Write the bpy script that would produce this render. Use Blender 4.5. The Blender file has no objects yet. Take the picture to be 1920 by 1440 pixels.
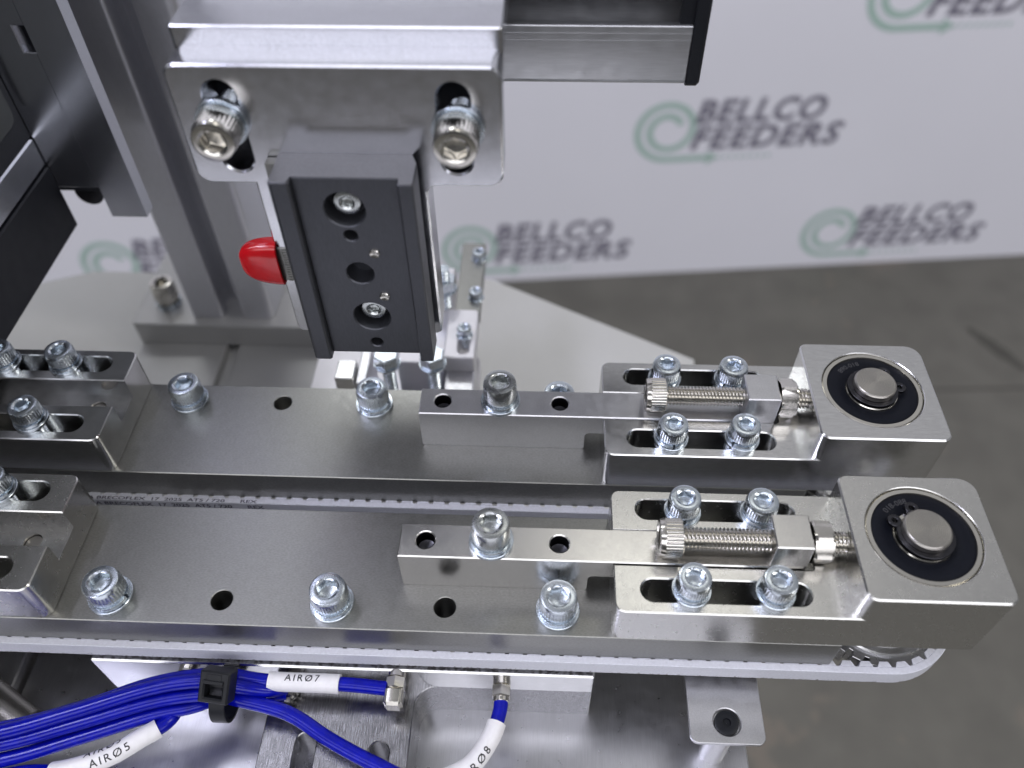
import bpy, bmesh, math, random
from mathutils import Matrix, Vector
from mathutils.geometry import tessellate_polygon
random.seed(7)
MM = 0.001
PI = math.pi
sc = bpy.context.scene
COL = sc.collection

# ------------------------------------------------------------------ camera
cd = bpy.data.cameras.new('camera')
cam = bpy.data.objects.new('camera', cd)
COL.objects.link(cam)
R0 = Vector((0.99912267, 0.04045374, -0.01083423))
R1 = Vector((0.02337408, -0.75331323, -0.6572464))
R2 = Vector((-0.03474964, 0.65641654, -0.7535979))
m = Matrix.Identity(4)
for i in range(3):
    m[i][0] = R0[i]; m[i][1] = -R1[i]; m[i][2] = -R2[i]
m.translation = Vector((116.067, -93.264, 207.676)) * MM
cam.matrix_world = m
cd.sensor_width = 36.0
cd.lens = 1549.03 / 1920 * 36
cd.clip_start = 0.005
cd.clip_end = 50
cd.dof.use_dof = True
cd.dof.focus_distance = 0.232
cd.dof.aperture_fstop = 9.2
cd.dof.aperture_blades = 0
sc.camera = cam

# ------------------------------------------------------------------ world: dim hall around the machine
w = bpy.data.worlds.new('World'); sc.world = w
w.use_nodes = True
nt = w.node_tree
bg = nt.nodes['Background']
tc = nt.nodes.new('ShaderNodeTexCoord')
nz = nt.nodes.new('ShaderNodeTexNoise'); nz.inputs['Scale'].default_value = 2.2; nz.inputs['Detail'].default_value = 2
rp = nt.nodes.new('ShaderNodeValToRGB')
rp.color_ramp.elements[0].position = 0.38; rp.color_ramp.elements[0].color = (0.20, 0.205, 0.22, 1)
rp.color_ramp.elements[1].position = 0.62; rp.color_ramp.elements[1].color = (0.42, 0.42, 0.44, 1)
nt.links.new(tc.outputs['Generated'], nz.inputs['Vector'])
nt.links.new(nz.outputs['Fac'], rp.inputs['Fac'])
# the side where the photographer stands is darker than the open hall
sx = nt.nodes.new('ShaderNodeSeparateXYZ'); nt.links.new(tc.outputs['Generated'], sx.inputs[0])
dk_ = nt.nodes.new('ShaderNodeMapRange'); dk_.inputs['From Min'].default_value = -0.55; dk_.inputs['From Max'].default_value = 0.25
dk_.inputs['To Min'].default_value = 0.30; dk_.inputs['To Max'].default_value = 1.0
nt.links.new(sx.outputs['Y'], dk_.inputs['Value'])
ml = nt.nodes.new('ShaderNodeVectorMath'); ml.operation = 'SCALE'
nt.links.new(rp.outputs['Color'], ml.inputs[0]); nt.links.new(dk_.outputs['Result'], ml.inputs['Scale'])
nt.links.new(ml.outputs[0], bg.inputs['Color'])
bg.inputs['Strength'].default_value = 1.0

# ------------------------------------------------------------------ lamps: ceiling panels of the hall, added side fills and the machine's own lamp
def area(name, loc, target, sx, sy, power, col):
    l = bpy.data.lights.new(name, 'AREA'); l.shape = 'RECTANGLE'; l.size = sx; l.size_y = sy
    l.energy = power; l.color = col
    o = bpy.data.objects.new(name, l); COL.objects.link(o)
    o.location = loc
    o.rotation_euler = (Vector(target) - Vector(loc)).to_track_quat('-Z', 'Y').to_euler()
    return o
area('ceiling_lamp_row', (0.0, 4.2, 2.35), (0.0, 0.0, 0.0), 7.0, 0.7, 16, (0.90, 0.90, 1.0))
area('ceiling_lamp_row', (0.3, -3.6, 2.2), (0.0, 0.6, -0.3), 9.0, 1.8, 125, (0.94, 0.94, 1.0))
area('ceiling_or_fill_panel', (0.48, 1.02, 2.0), (0.1, 0.1, 0), 0.60, 0.28, 1.1, (1.0, 0.98, 0.90))
area('ceiling_or_fill_panel', (-0.42, 1.60, 2.0), (0.1, 0.1, 0), 0.60, 0.30, 5.0, (0.97, 0.99, 1.0))
area('ceiling_or_fill_panel', (0.05, -0.78, 2.0), (0.1, 0.0, 0), 1.60, 0.40, 6.0, (0.90, 0.90, 1.0))
area('ceiling_or_fill_panel', (-1.7, -0.1, 2.0), (0.1, 0.1, 0), 0.4, 1.3, 12, (0.92, 0.93, 1.0))  # added side fill for the diffuse surfaces, no known panel there
area('ceiling_or_fill_panel', (2.3, -0.3, 2.0), (0.1, 0.1, 0), 0.4, 1.3, 16, (1.0, 0.97, 0.92))  # matching fill added on the right to lift the diffuse surfaces
area('ceiling_or_fill_panel', (-0.78, 0.54, 2.0), (0.0, 0.1, 0), 0.55, 0.26, 2.2, (0.84, 0.84, 1.0))
area('machine_lamp', (-0.42, -0.10, 0.75), (0.0, 0.0, 0.0), 0.34, 0.14, 2.0, (0.78, 0.78, 1.0))

sc.view_settings.view_transform = 'Standard'
sc.view_settings.look = 'None'
sc.view_settings.exposure = 0.22
sc.view_settings.gamma = 1.0

# ------------------------------------------------------------------ materials
def mat(name, base, metal=0.0, rough=0.5, nscale=None, nstr=0.0, stretch=(1, 1, 1), cvar=0.0, rvar=0.0, coat=0.0,
        spots=None, spec=None, scratch=None, sss=0.0):
    M = bpy.data.materials.new(name); M.use_nodes = True
    t = M.node_tree; b = t.nodes['Principled BSDF']
    b.inputs['Base Color'].default_value = (*base, 1)
    b.inputs['Metallic'].default_value = metal
    b.inputs['Roughness'].default_value = rough
    if spec is not None: b.inputs['Specular IOR Level'].default_value = spec
    if coat: b.inputs['Coat Weight'].default_value = coat; b.inputs['Coat Roughness'].default_value = 0.05
    if sss:
        b.inputs['Subsurface Weight'].default_value = sss; b.inputs['Subsurface Radius'].default_value = (.002, .002, .002)
    tc = t.nodes.new('ShaderNodeTexCoord')
    if nscale:
        mp = t.nodes.new('ShaderNodeMapping'); mp.inputs['Scale'].default_value = stretch
        t.links.new(tc.outputs['Object'], mp.inputs['Vector'])
        n = t.nodes.new('ShaderNodeTexNoise'); n.inputs['Scale'].default_value = nscale; n.inputs['Detail'].default_value = 4
        t.links.new(mp.outputs['Vector'], n.inputs['Vector'])
        if nstr:
            bp = t.nodes.new('ShaderNodeBump'); bp.inputs['Strength'].default_value = nstr
            bp.inputs['Distance'].default_value = 0.00005
            t.links.new(n.outputs['Fac'], bp.inputs['Height']); t.links.new(bp.outputs['Normal'], b.inputs['Normal'])
        n2 = t.nodes.new('ShaderNodeTexNoise'); n2.inputs['Scale'].default_value = nscale * 0.12; n2.inputs['Detail'].default_value = 5
        t.links.new(tc.outputs['Object'], n2.inputs['Vector'])
        if rvar:
            r = t.nodes.new('ShaderNodeMapRange'); r.inputs['From Min'].default_value = .3; r.inputs['From Max'].default_value = .7
            r.inputs['To Min'].default_value = max(rough - rvar, .02); r.inputs['To Max'].default_value = rough + rvar
            t.links.new(n2.outputs['Fac'], r.inputs['Value']); t.links.new(r.outputs['Result'], b.inputs['Roughness'])
        if cvar:
            mx = t.nodes.new('ShaderNodeMix'); mx.data_type = 'RGBA'
            mx.inputs['A'].default_value = (*[c * (1 - cvar) for c in base], 1)
            mx.inputs['B'].default_value = (*[min(1, c * (1 + cvar)) for c in base], 1)
            ad = t.nodes.new('ShaderNodeMath'); ad.operation = 'MULTIPLY_ADD'; ad.inputs[1].default_value = .75; 
            t.links.new(n.outputs['Fac'], ad.inputs[0])
            a2 = t.nodes.new('ShaderNodeMath'); a2.operation = 'MULTIPLY'; a2.inputs[1].default_value = .25
            t.links.new(n2.outputs['Fac'], a2.inputs[0]); t.links.new(a2.outputs[0], ad.inputs[2])
            cr = t.nodes.new('ShaderNodeMapRange'); cr.inputs['From Min'].default_value = .38; cr.inputs['From Max'].default_value = .62
            t.links.new(ad.outputs[0], cr.inputs['Value'])
            t.links.new(cr.outputs['Result'], mx.inputs['Factor'])
            last = mx.outputs['Result']
            if spots:   # specks / stains: (scale, threshold, colour)
                s = t.nodes.new('ShaderNodeTexNoise'); s.inputs['Scale'].default_value = spots[0]; s.inputs['Detail'].default_value = 6
                s.inputs['Roughness'].default_value = .7
                t.links.new(tc.outputs['Object'], s.inputs['Vector'])
                sr = t.nodes.new('ShaderNodeMapRange'); sr.inputs['From Min'].default_value = spots[1]; sr.inputs['From Max'].default_value = spots[1] + .05
                t.links.new(s.outputs['Fac'], sr.inputs['Value'])
                m2 = t.nodes.new('ShaderNodeMix'); m2.data_type = 'RGBA'
                t.links.new(sr.outputs['Result'], m2.inputs['Factor']); t.links.new(last, m2.inputs['A'])
                m2.inputs['B'].default_value = (*spots[2], 1)
                last = m2.outputs['Result']
            t.links.new(last, b.inputs['Base Color'])
    return M

M = {}
M['rail'] = mat('rail_aluminium', (0.285, 0.285, 0.27), 1, 0.36, 3200, 0.25, (.4, 1, 1), .10, .03)
M['mill'] = mat('milled_aluminium', (0.64, 0.64, 0.64), 1, 0.20, 2600, 0.12, (.15, 1, 1), .05, .03)
M['mill_r'] = mat('milled_aluminium_satin', (0.60, 0.595, 0.575), 1, 0.26, 4500, 0.05, (.5, 1, 1), .06, .02, spots=(3800, .60, (.43, .42, .39)))
M['bar'] = mat('bar_aluminium', (0.62, 0.61, 0.59), 1, 0.25, 4500, 0.05, (.5, 1, 1), .05, .02)
M['bead'] = mat('satin_aluminium', (0.60, 0.60, 0.62), 1, 0.33, 3000, 0.15, (1, 1, 1), .06, .05)
M['brush'] = mat('brushed_aluminium', (0.62, 0.62, 0.64), 1, 0.30, 2600, 0.45, (2, .06, 1), .05, .03)
M['brush_x'] = mat('brushed_plate', (0.60, 0.60, 0.63), 1, 0.32, 900, 0.5, (.12, 5, 1), .14, .08, spots=(240, .72, (.25, .25, .27)))
M['darkbrush'] = mat('dark_brushed_steel', (0.27, 0.27, 0.28), 1, 0.24, 1800, 0.8, (3, .12, 1), .35, .05)
M['zinc'] = mat('zinc_plated_steel', (0.56, 0.61, 0.66), 1, 0.25, 2500, 0.12, (1, 1, 1), .10, .05)
M['zinc_plain'] = mat('plain_zinc_steel', (0.47, 0.49, 0.49), 1, 0.26, 2500, 0.12, (1, 1, 1), .08, .05)
M['nickel'] = mat('nickel_plated_steel', (0.60, 0.58, 0.535), 1, 0.19, 2500, 0.05, (1, 1, 1), .04, .03)
M['steel'] = mat('turned_steel', (0.36, 0.345, 0.32), 1, 0.34, 2500, 0.1, (1, 1, 1), .05, .03)
M['bearing'] = mat('bearing_steel', (0.62, 0.60, 0.55), 1, 0.14)
M['seal'] = mat('black_rubber_seal', (0.005, 0.006, 0.010), 0, 0.5, 1800, .1, (1, 1, 1), .1, .05, spec=.12)
M['seal_text'] = mat('seal_lettering', (0.05, 0.05, 0.055), 0, 0.45)
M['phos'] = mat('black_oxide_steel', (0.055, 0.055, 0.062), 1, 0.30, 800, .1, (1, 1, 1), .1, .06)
M['anod'] = mat('black_anodised', (0.085, 0.088, 0.10), .8, 0.40, 3200, 0.2, (1, 1, .2), .06, .03)
M['anod_s'] = mat('grey_anodised', (0.22, 0.22, 0.21), .9, 0.34, 3200, 0.12, (1, 1, .2), .05, .03)
M['dark'] = mat('slide_steel', (0.52, 0.53, 0.57), 1, 0.25, 1500, .03, (1, 1, 1), .03, .02)
M['profile'] = mat('anodised_profile', (0.60, 0.605, 0.65), .85, 0.42, 2200, 0.05, (1, 1, .2), .03, .02)
M['profile_b'] = mat('beam_profile', (0.50, 0.505, 0.525), .9, 0.33, 2200, 0.10, (.08, 1, 1), .05, .05)
M['blackplastic'] = mat('black_plastic', (0.009, 0.010, 0.013), 0, 0.42, 1500, .1, (1, 1, 1), .05, .06, spec=.25)
M['blackbox'] = mat('matt_black_cover', (0.006, 0.007, 0.012), 0, 0.5, 1200, .1, (1, 1, 1), .05, .05)
M['panel'] = mat('grey_panel', (0.075, 0.08, 0.083), 0, 0.35, 600, .03, (1, 1, 1), .04, .04)
M['belt'] = mat('white_polyurethane', (0.62, 0.63, 0.69), 0, 0.42, 1500, .15, (1, 1, 1), .05, .06)
M['ink'] = mat('dark_print', (0.035, 0.03, 0.06), 0, 0.5)
M['print'] = mat('label_print', (0.015, 0.015, 0.02), 0, 0.5)
M['tube'] = mat('blue_tubing', (0.002, 0.005, 0.33), 0, 0.20, 500, .04, (1, 1, 1), .14, .06, spec=.30)
M['sleeve'] = mat('white_sleeve', (0.80, 0.79, 0.80), 0, 0.42, 600, .1, (1, 1, 1), .03, .05)
M['red'] = mat('red_vinyl', (0.46, 0.003, 0.008), 0, 0.18, 300, .05, (1, 1, 1), .08, .05, coat=.3)
M['banner'] = mat('banner_fabric', (0.86, 0.86, 0.93), 0, 0.75, 3, 0, (1, 1, 1), .015)
M['bracket'] = mat('bracket_aluminium', (0.54, 0.545, 0.58), 1, 0.21, 2600, 0.15, (1, 1, 1), .06, .03)
M['logo_grey'] = mat('banner_dark_print', (0.20, 0.19, 0.245), 0, 0.8)
M['logo_green'] = mat('banner_green_print', (0.42, 0.58, 0.52), 0, 0.8)
M['logo_green2'] = mat('banner_pale_print', (0.50, 0.62, 0.60), 0, 0.8)
M['floor'] = mat('concrete_floor', (0.135, 0.130, 0.113), 0, 0.6, 14, .0, (1, 1, 1), .10, .1, spots=(5.0, .60, (.175, .155, .13)))
M['table'] = mat('pale_painted_plate', (0.60, 0.60, 0.585), 0.0, 0.36, 1500, .1, (1, 1, 1), .02, .02)
M['lav'] = mat('pale_machined_plate', (0.66, 0.65, 0.68), .55, 0.38, 1500, .1, (1, 1, 1), .03, .03)
M['basep'] = mat('pale_base_plate', (0.46, 0.46, 0.455), .45, 0.38, 1500, .1, (1, 1, 1), .03, .03)
M['topend'] = mat('sawn_slide_end', (0.20, 0.20, 0.21), 1, 0.36, 1500, .1, (1, 1, 1), .05, .03)
M['gear'] = mat('dark_pulley_steel', (0.46, 0.46, 0.47), 1, 0.28, 1500, .1, (1, 1, 1), .05, .03)

def ring_bump(mt, scale):
    t = mt.node_tree; b = t.nodes['Principled BSDF']
    tc = t.nodes.new('ShaderNodeTexCoord'); wv = t.nodes.new('ShaderNodeTexWave'); wv.wave_type = 'RINGS'; wv.rings_direction = 'Z'
    wv.inputs['Scale'].default_value = scale; wv.inputs['Distortion'].default_value = 1.5; wv.inputs['Detail'].default_value = 3
    t.links.new(tc.outputs['Object'], wv.inputs['Vector'])
    bp = t.nodes.new('ShaderNodeBump'); bp.inputs['Strength'].default_value = .5; bp.inputs['Distance'].default_value = .00006
    t.links.new(wv.outputs['Fac'], bp.inputs['Height']); t.links.new(bp.outputs['Normal'], b.inputs['Normal'])
ring_bump(M['steel'], 700)
# belt grime: dark speckle along the lower edge of the outer face
def belt_dirt():
    t = M['belt'].node_tree; b = t.nodes['Principled BSDF']
    old = b.inputs['Base Color'].links[0].from_socket
    tc = t.nodes.new('ShaderNodeTexCoord'); sx = t.nodes.new('ShaderNodeSeparateXYZ')
    t.links.new(tc.outputs['Object'], sx.inputs[0])
    n = t.nodes.new('ShaderNodeTexNoise'); n.inputs['Scale'].default_value = 900; n.inputs['Detail'].default_value = 5
    t.links.new(tc.outputs['Object'], n.inputs['Vector'])
    a = t.nodes.new('ShaderNodeMath'); a.operation = 'MULTIPLY_ADD'; a.inputs[1].default_value = 0.0045; 
    t.links.new(n.outputs['Fac'], a.inputs[0]); t.links.new(sx.outputs['Z'], a.inputs[2])
    r = t.nodes.new('ShaderNodeMapRange'); r.inputs['From Min'].default_value = -0.0157; r.inputs['From Max'].default_value = -0.0164
    t.links.new(a.outputs[0], r.inputs['Value'])
    mx = t.nodes.new('ShaderNodeMix'); mx.data_type = 'RGBA'
    mx.inputs['B'].default_value = (0.16, 0.15, 0.15, 1)
    t.links.new(r.outputs['Result'], mx.inputs['Factor']); t.links.new(old, mx.inputs['A'])
    t.links.new(mx.outputs['Result'], b.inputs['Base Color'])
belt_dirt()

# ------------------------------------------------------------------ mesh helpers (all lengths in millimetres)
class Geo:
    def __init__(s): s.v = []; s.f = []
    def add(s, verts, faces, mtx=None):
        k = len(s.v)
        if mtx is not None: verts = [mtx @ Vector(p) for p in verts]
        s.v += [tuple(p) for p in verts]; s.f += [tuple(i + k for i in f) for f in faces]
        return s
    def mesh(s, name, angle=32, smooth=True):
        me = bpy.data.meshes.new(name)
        me.from_pydata([(x * MM, y * MM, z * MM) for x, y, z in s.v], [], s.f)
        bm = bmesh.new(); bm.from_mesh(me)
        bmesh.ops.recalc_face_normals(bm, faces=bm.faces)
        bm.to_mesh(me); bm.free()
        if smooth:
            me.polygons.foreach_set('use_smooth', [True] * len(me.polygons))
            me.set_sharp_from_angle(angle=math.radians(angle))
        return me

def rrect(x0, y0, x1, y1, r, n=7):
    """rounded rectangle, ccw; r is one radius or four (x0y0, x1y0, x1y1, x0y1)"""
    rs = r if isinstance(r, (tuple, list)) else (r,) * 4
    pts = []
    for (cx, cy, a0, rr, sx, sy) in ((x0, y0, 180, rs[0], 1, 1), (x1, y0, 270, rs[1], -1, 1), (x1, y1, 0, rs[2], -1, -1), (x0, y1, 90, rs[3], 1, -1)):
        if rr <= 0: pts.append((cx, cy)); continue
        ox, oy = cx + sx * rr, cy + sy * rr
        for k in range(n + 1):
            a = math.radians(a0 + 90 * k / n); pts.append((ox + rr * math.cos(a), oy + rr * math.sin(a)))
    return pts
def rpoly(pts, n=6):
    """polygon with per-corner radii: (x, y, r)"""
    out = []; N = len(pts)
    for i in range(N):
        x, y, r = pts[i]
        if r <= 0: out.append((x, y)); continue
        p = Vector((x, y)); a = (Vector(pts[i - 1][:2]) - p).normalized(); b = (Vector(pts[(i + 1) % N][:2]) - p).normalized()
        ang = a.angle(b); d = r / math.tan(ang / 2)
        s = p + a * d; e = p + b * d; c = p + (a + b).normalized() * (r / math.sin(ang / 2))
        a0 = math.atan2(s.y - c.y, s.x - c.x); a1 = math.atan2(e.y - c.y, e.x - c.x)
        da = (a1 - a0 + PI) % (2 * PI) - PI
        for k in range(n + 1):
            t = a0 + da * k / n; out.append((c.x + r * math.cos(t), c.y + r * math.sin(t)))
    return out
def circ(x, y, r, n=32, a0=0): return [(x + r * math.cos(a0 + 2 * PI * k / n), y + r * math.sin(a0 + 2 * PI * k / n)) for k in range(n)]
def slot(x0, x1, y, wd, n=10):
    r = wd / 2; return rrect(x0, y - r, x1, y + r, r - 1e-4, n)
def slotv(x, y0, y1, wd, n=10):
    r = wd / 2; return rrect(x - r, y0, x + r, y1, r - 1e-4, n)
def carea(p): return sum(p[i - 1][0] * p[i][1] - p[i][0] * p[i - 1][1] for i in range(len(p))) / 2
def offs(p, d):
    """offset loop by d to the left of travel"""
    out = []; N = len(p)
    for i in range(N):
        a = Vector(p[i]) - Vector(p[i - 1]); b = Vector(p[(i + 1) % N]) - Vector(p[i])
        if a.length < 1e-9: a = b
        if b.length < 1e-9: b = a
        na = Vector((-a.y, a.x)).normalized(); nb = Vector((-b.y, b.x)).normalized()
        mm = na + nb
        if mm.length < 1e-6: mm = na
        mm.normalize(); c = max(mm.dot(na), .35)
        q = Vector(p[i]) + mm * (d / c); out.append((q.x, q.y))
    return out
def prism(g, outer, holes=(), z0=0, z1=1, ct=0.3, cb=0.0, ch=None, top=True, bot=True, mtx=None):
    """extruded outline with through holes and chamfered rims"""
    if ch is None: ch = ct
    if carea(outer) < 0: outer = outer[::-1]
    hs = [h[::-1] if carea(h) > 0 else h for h in holes]
    loops = [outer] + hs
    V = []; F = []; tops = []; bots = []
    for li, lp in enumerate(loops):
        c = ct if li == 0 else ch; n = len(lp)
        rings = []
        if cb > 0: rings.append((offs(lp, cb), z0)); rings.append((lp, z0 + cb))
        else: rings.append((lp, z0))
        if c > 0: rings.append((lp, z1 - c)); rings.append((offs(lp, c), z1))
        else: rings.append((lp, z1))
        k = len(V)
        for rg, z in rings: V += [(x, y, z) for x, y in rg]
        for a in range(len(rings) - 1):
            for i in range(n):
                j = (i + 1) % n; F.append((k + a * n + i, k + a * n + j, k + (a + 1) * n + j, k + (a + 1) * n + i))
        bots.append(list(range(k, k + n))); tops.append(list(range(k + (len(rings) - 1) * n, k + len(rings) * n)))
    for on, idx in ((top, tops), (bot, bots)):
        if not on: continue
        flat = [i for l in idx for i in l]
        tri = tessellate_polygon([[Vector((V[i][0], V[i][1], 0)) for i in l] for l in idx])
        F += [tuple(flat[i] for i in t) for t in tri]
    g.add(V, F, mtx); return g
def lathe(g, prof, n=48, cap0=True, cap1=True, mtx=None, rf=None, a0=0.0, a1=2 * PI, closed=False):
    """profile [(r, z)] turned about z"""
    V = []; F = []; full = abs(a1 - a0 - 2 * PI) < 1e-6
    cnt = n if full else n + 1
    for q, (r, z) in enumerate(prof):
        for k in range(cnt):
            a = a0 + (a1 - a0) * k / n
            rr = r if rf is None else rf(q, k, r)
            V.append((rr * math.cos(a), rr * math.sin(a), z))
    P = len(prof)
    for q in range(P if closed else P - 1):
        q2 = (q + 1) % P
        for k in range(n):
            k2 = (k + 1) % cnt; F.append((q * cnt + k, q * cnt + k2, q2 * cnt + k2, q2 * cnt + k))
    if full:
        if cap0 and not closed: F.append(tuple(range(cnt))[::-1])
        if cap1 and not closed: F.append(tuple((P - 1) * cnt + k for k in range(cnt)))
    else:
        F.append(tuple(q * cnt for q in range(P))); F.append(tuple(q * cnt + cnt - 1 for q in range(P))[::-1])
    g.add(V, F, mtx); return g
def axis_mtx(loc, axis):
    """local z turned onto axis"""
    q = Vector(axis).normalized().to_track_quat('Z', 'Y').to_matrix().to_4x4()
    q.translation = Vector(loc); return q
XZ = Matrix(((1, 0, 0, 0), (0, 0, -1, 0), (0, 1, 0, 0), (0, 0, 0, 1)))   # local (x, y, z) -> world (x, -z, y): outline in XZ
YZ = Matrix(((0, 0, 1, 0), (1, 0, 0, 0), (0, 1, 0, 0), (0, 0, 0, 1)))    # local (x, y, z) -> world (z, x, y): outline in YZ, along X
def box(g, x0, y0, z0, x1, y1, z1, c=.25, r=0):
    return prism(g, rrect(x0, y0, x1, y1, r), (), z0, z1, c, c if c else 0)

def thing(name, label, cat, loc=(0, 0, 0), group=None):
    o = bpy.data.objects.new(name, None); COL.objects.link(o); o.empty_display_size = .005
    o.location = Vector(loc) * MM; o['label'] = label; o['category'] = cat
    if group: o['group'] = group
    return o
def put(name, me, mt, parent=None, loc=None, rot=None, world=False):
    """link a mesh; world=True means its vertices are already in world millimetres"""
    if isinstance(me, Geo): me = me.mesh(name)
    if mt is not None and not me.materials: me.materials.append(mt)
    o = bpy.data.objects.new(name, me); COL.objects.link(o)
    if parent is not None:
        o.parent = parent
        wl = Vector((0, 0, 0)); p = parent
        while p is not None: wl += p.location; p = p.parent
        o.location = (Vector(loc) * MM if loc is not None else Vector((0, 0, 0))) - wl
    elif loc is not None: o.location = Vector(loc) * MM
    if rot is not None: o.rotation_euler = rot
    return o
def single(name, me, mt, label, cat, group=None):
    o = put(name, me, mt); o['label'] = label; o['category'] = cat
    if group: o['group'] = group
    return o

# ------------------------------------------------------------------ fasteners
def head_mesh(d, h, af, knurl=True, n=84, name='head'):
    R = d / 2; hx = af / math.sqrt(3); g = Geo()
    prof = [(R - .45, 0), (R - .05, .35), (R, .5), (R, h * .74), (R - .06, h * .80), (R - .10, h * .86), (R - .30, h - .12), (R - .62, h), (hx + .42, h), (hx + .12, h - .22)]
    def rf(q, k, r):
        if knurl and q in (2, 3): return r + (.06 if k % 2 else -.12)
        return r
    lathe(g, prof, n, True, False, None, rf)
    # hexagonal socket with a drilled bottom
    def hexr(k):
        a = (2 * PI * k / n) % (PI / 3) - PI / 6
        return (af / 2) / math.cos(a)
    base = len(g.v); rings = [(None, h - .38), (None, h - h * .52)]
    for _, z in rings:
        for k in range(n):
            a = 2 * PI * k / n; r = hexr(k); g.v.append((r * math.cos(a), r * math.sin(a), z))
    for k in range(n): 
        a = 2 * PI * k / n; g.v.append((.45 * af * math.cos(a), .45 * af * math.sin(a), h - h * .52 - .02))
    g.v.append((0, 0, h - h * .52 - af * .24))
    k0 = base - n
    for ring in range(3):
        for k in range(n):
            k2 = (k + 1) % n; g.f.append((k0 + ring * n + k, k0 + ring * n + k2, k0 + (ring + 1) * n + k2, k0 + (ring + 1) * n + k))
    c = len(g.v) - 1
    for k in range(n): g.f.append((k0 + 3 * n + k, k0 + 3 * n + (k + 1) % n, c))
    return g.mesh(name, 28)
def washer_mesh(ri, ro, t, c=.12):
    g = Geo(); lathe(g, [(ri, 0), (ro - c, 0), (ro, c), (ro, t - c), (ro - c, t), (ri, t)], 56, closed=True); return g.mesh('washer', 28)
def spring_mesh(ri, ro, t):
    g = Geo(); n = 56; V = []; prof = [(ri, 0), (ro, 0), (ro, t), (ri, t)]
    for q, (r, z) in enumerate(prof):
        for k in range(n + 1):
            a = math.radians(4 + 352 * k / n); V.append((r * math.cos(a), r * math.sin(a), z + .22 * k / n))
    F = []
    for q in range(4):
        for k in range(n): F.append((q * (n + 1) + k, q * (n + 1) + k + 1, ((q + 1) % 4) * (n + 1) + k + 1, ((q + 1) % 4) * (n + 1) + k))
    F.append((0, n + 1, 2 * (n + 1), 3 * (n + 1))); F.append((n, 2 * n + 1, 3 * n + 2, 4 * n + 3))
    g.add(V, F); return g.mesh('spring_washer', 28)
def thread_mesh(r, L, pitch, depth=None, name='thread', n=28, plain=0):
    """real helical-looking thread: a lathe whose profile advances with the angle"""
    depth = depth or pitch * .55; g = Geo(); V = []; F = []
    turns = L / pitch; per = 6; rows = int(turns * per)
    for q in range(rows + 1):
        for k in range(n):
            a = 2 * PI * k / n; z = L * q / rows
            ph = ((z - plain) / pitch - k / n) % 1.0
            tri = abs(ph * 2 - 1)
            rr = r - depth * (1 - min(1, max(0, (tri - .08) * 1.15))) if z > plain else r
            V.append((rr * math.cos(a), rr * math.sin(a), z))
    for q in range(rows):
        for k in range(n): F.append((q * n + k, q * n + (k + 1) % n, (q + 1) * n + (k + 1) % n, (q + 1) * n + k))
    F.append(tuple(range(n))[::-1]); F.append(tuple(rows * n + k for k in range(n)))
    g.add(V, F); return g.mesh(name, 24)
HEAD = {'M6': head_mesh(10, 6, 5), 'M6p': head_mesh(10, 6.6, 5, False), 'M5': head_mesh(8.6, 5, 4), 'M3': head_mesh(5.5, 3, 2.5, n=48),
        'M6n': head_mesh(10, 6, 5), 'M4': head_mesh(7.0, 2.6, 2.6, False, 48)}
WASH = {'M6': washer_mesh(3.2, 5.95, 1.3), 'M5': washer_mesh(2.7, 5.0, 1.0), 'M3': washer_mesh(1.6, 3.3, .6)}
SPRG = {'M6': spring_mesh(3.1, 5.45, 1.25), 'M5': spring_mesh(2.6, 4.6, 1.1), 'M3': spring_mesh(1.6, 2.9, .8)}
SHANK = {'M5': thread_mesh(2.5, 14, .8), 'M6': thread_mesh(3.0, 16, 1.0), 'M3': thread_mesh(1.5, 8, .6, n=16)}
WT = {'M6': (1.3, 1.45), 'M5': (1.0, 1.3), 'M3': (.6, .95)}
def bolt(parent, x, y, z, kind='M6', mt='zinc', head=None, axis=None, shank=True, spring=True, wash=True, wmat=None, tiltseed=None):
    """part: socket_bolt (its head) with sub-parts washer, spring_washer, shank"""
    hk = head or kind; t1, t2 = WT[kind]; zz = 0
    A = Vector(axis if axis else (0, 0, 1)); P = Vector((x, y, z))
    q = A.to_track_quat('Z', 'Y')
    def rot(a): 
        return (q @ Matrix.Rotation(a, 3, 'Z').to_quaternion()).to_euler()
    tot = (t1 if wash else 0) + (t2 if spring else 0)
    hd = HEAD[hk]
    if not hd.materials: hd.materials.append(M[mt])
    o = put('socket_bolt', hd, M[mt], parent, P + A * tot)
    base_rot = Matrix.Rotation(random.uniform(0, 6.28), 3, 'Z').to_quaternion()
    o.rotation_mode = 'QUATERNION'; o.rotation_quaternion = q @ base_rot
    def sub(nm, me, mm, dz, ang):
        if not me.materials: me.materials.append(M[mm])
        c = bpy.data.objects.new(nm, me); COL.objects.link(c); c.parent = o
        c.location = (0, 0, (dz - tot) * MM); c.rotation_euler = (0, 0, ang)
        return c
    if wash: sub('washer', WASH[kind], wmat or 'zinc', 0, 0)
    if spring: sub('spring_washer', SPRG[kind], wmat or 'zinc', t1 if wash else 0, random.uniform(0, 6.28))
    if shank: sub('shank', SHANK[kind], wmat or 'zinc', tot - (14 if kind == 'M5' else 16 if kind == 'M6' else 8) + .2, 0)
    return o

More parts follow.
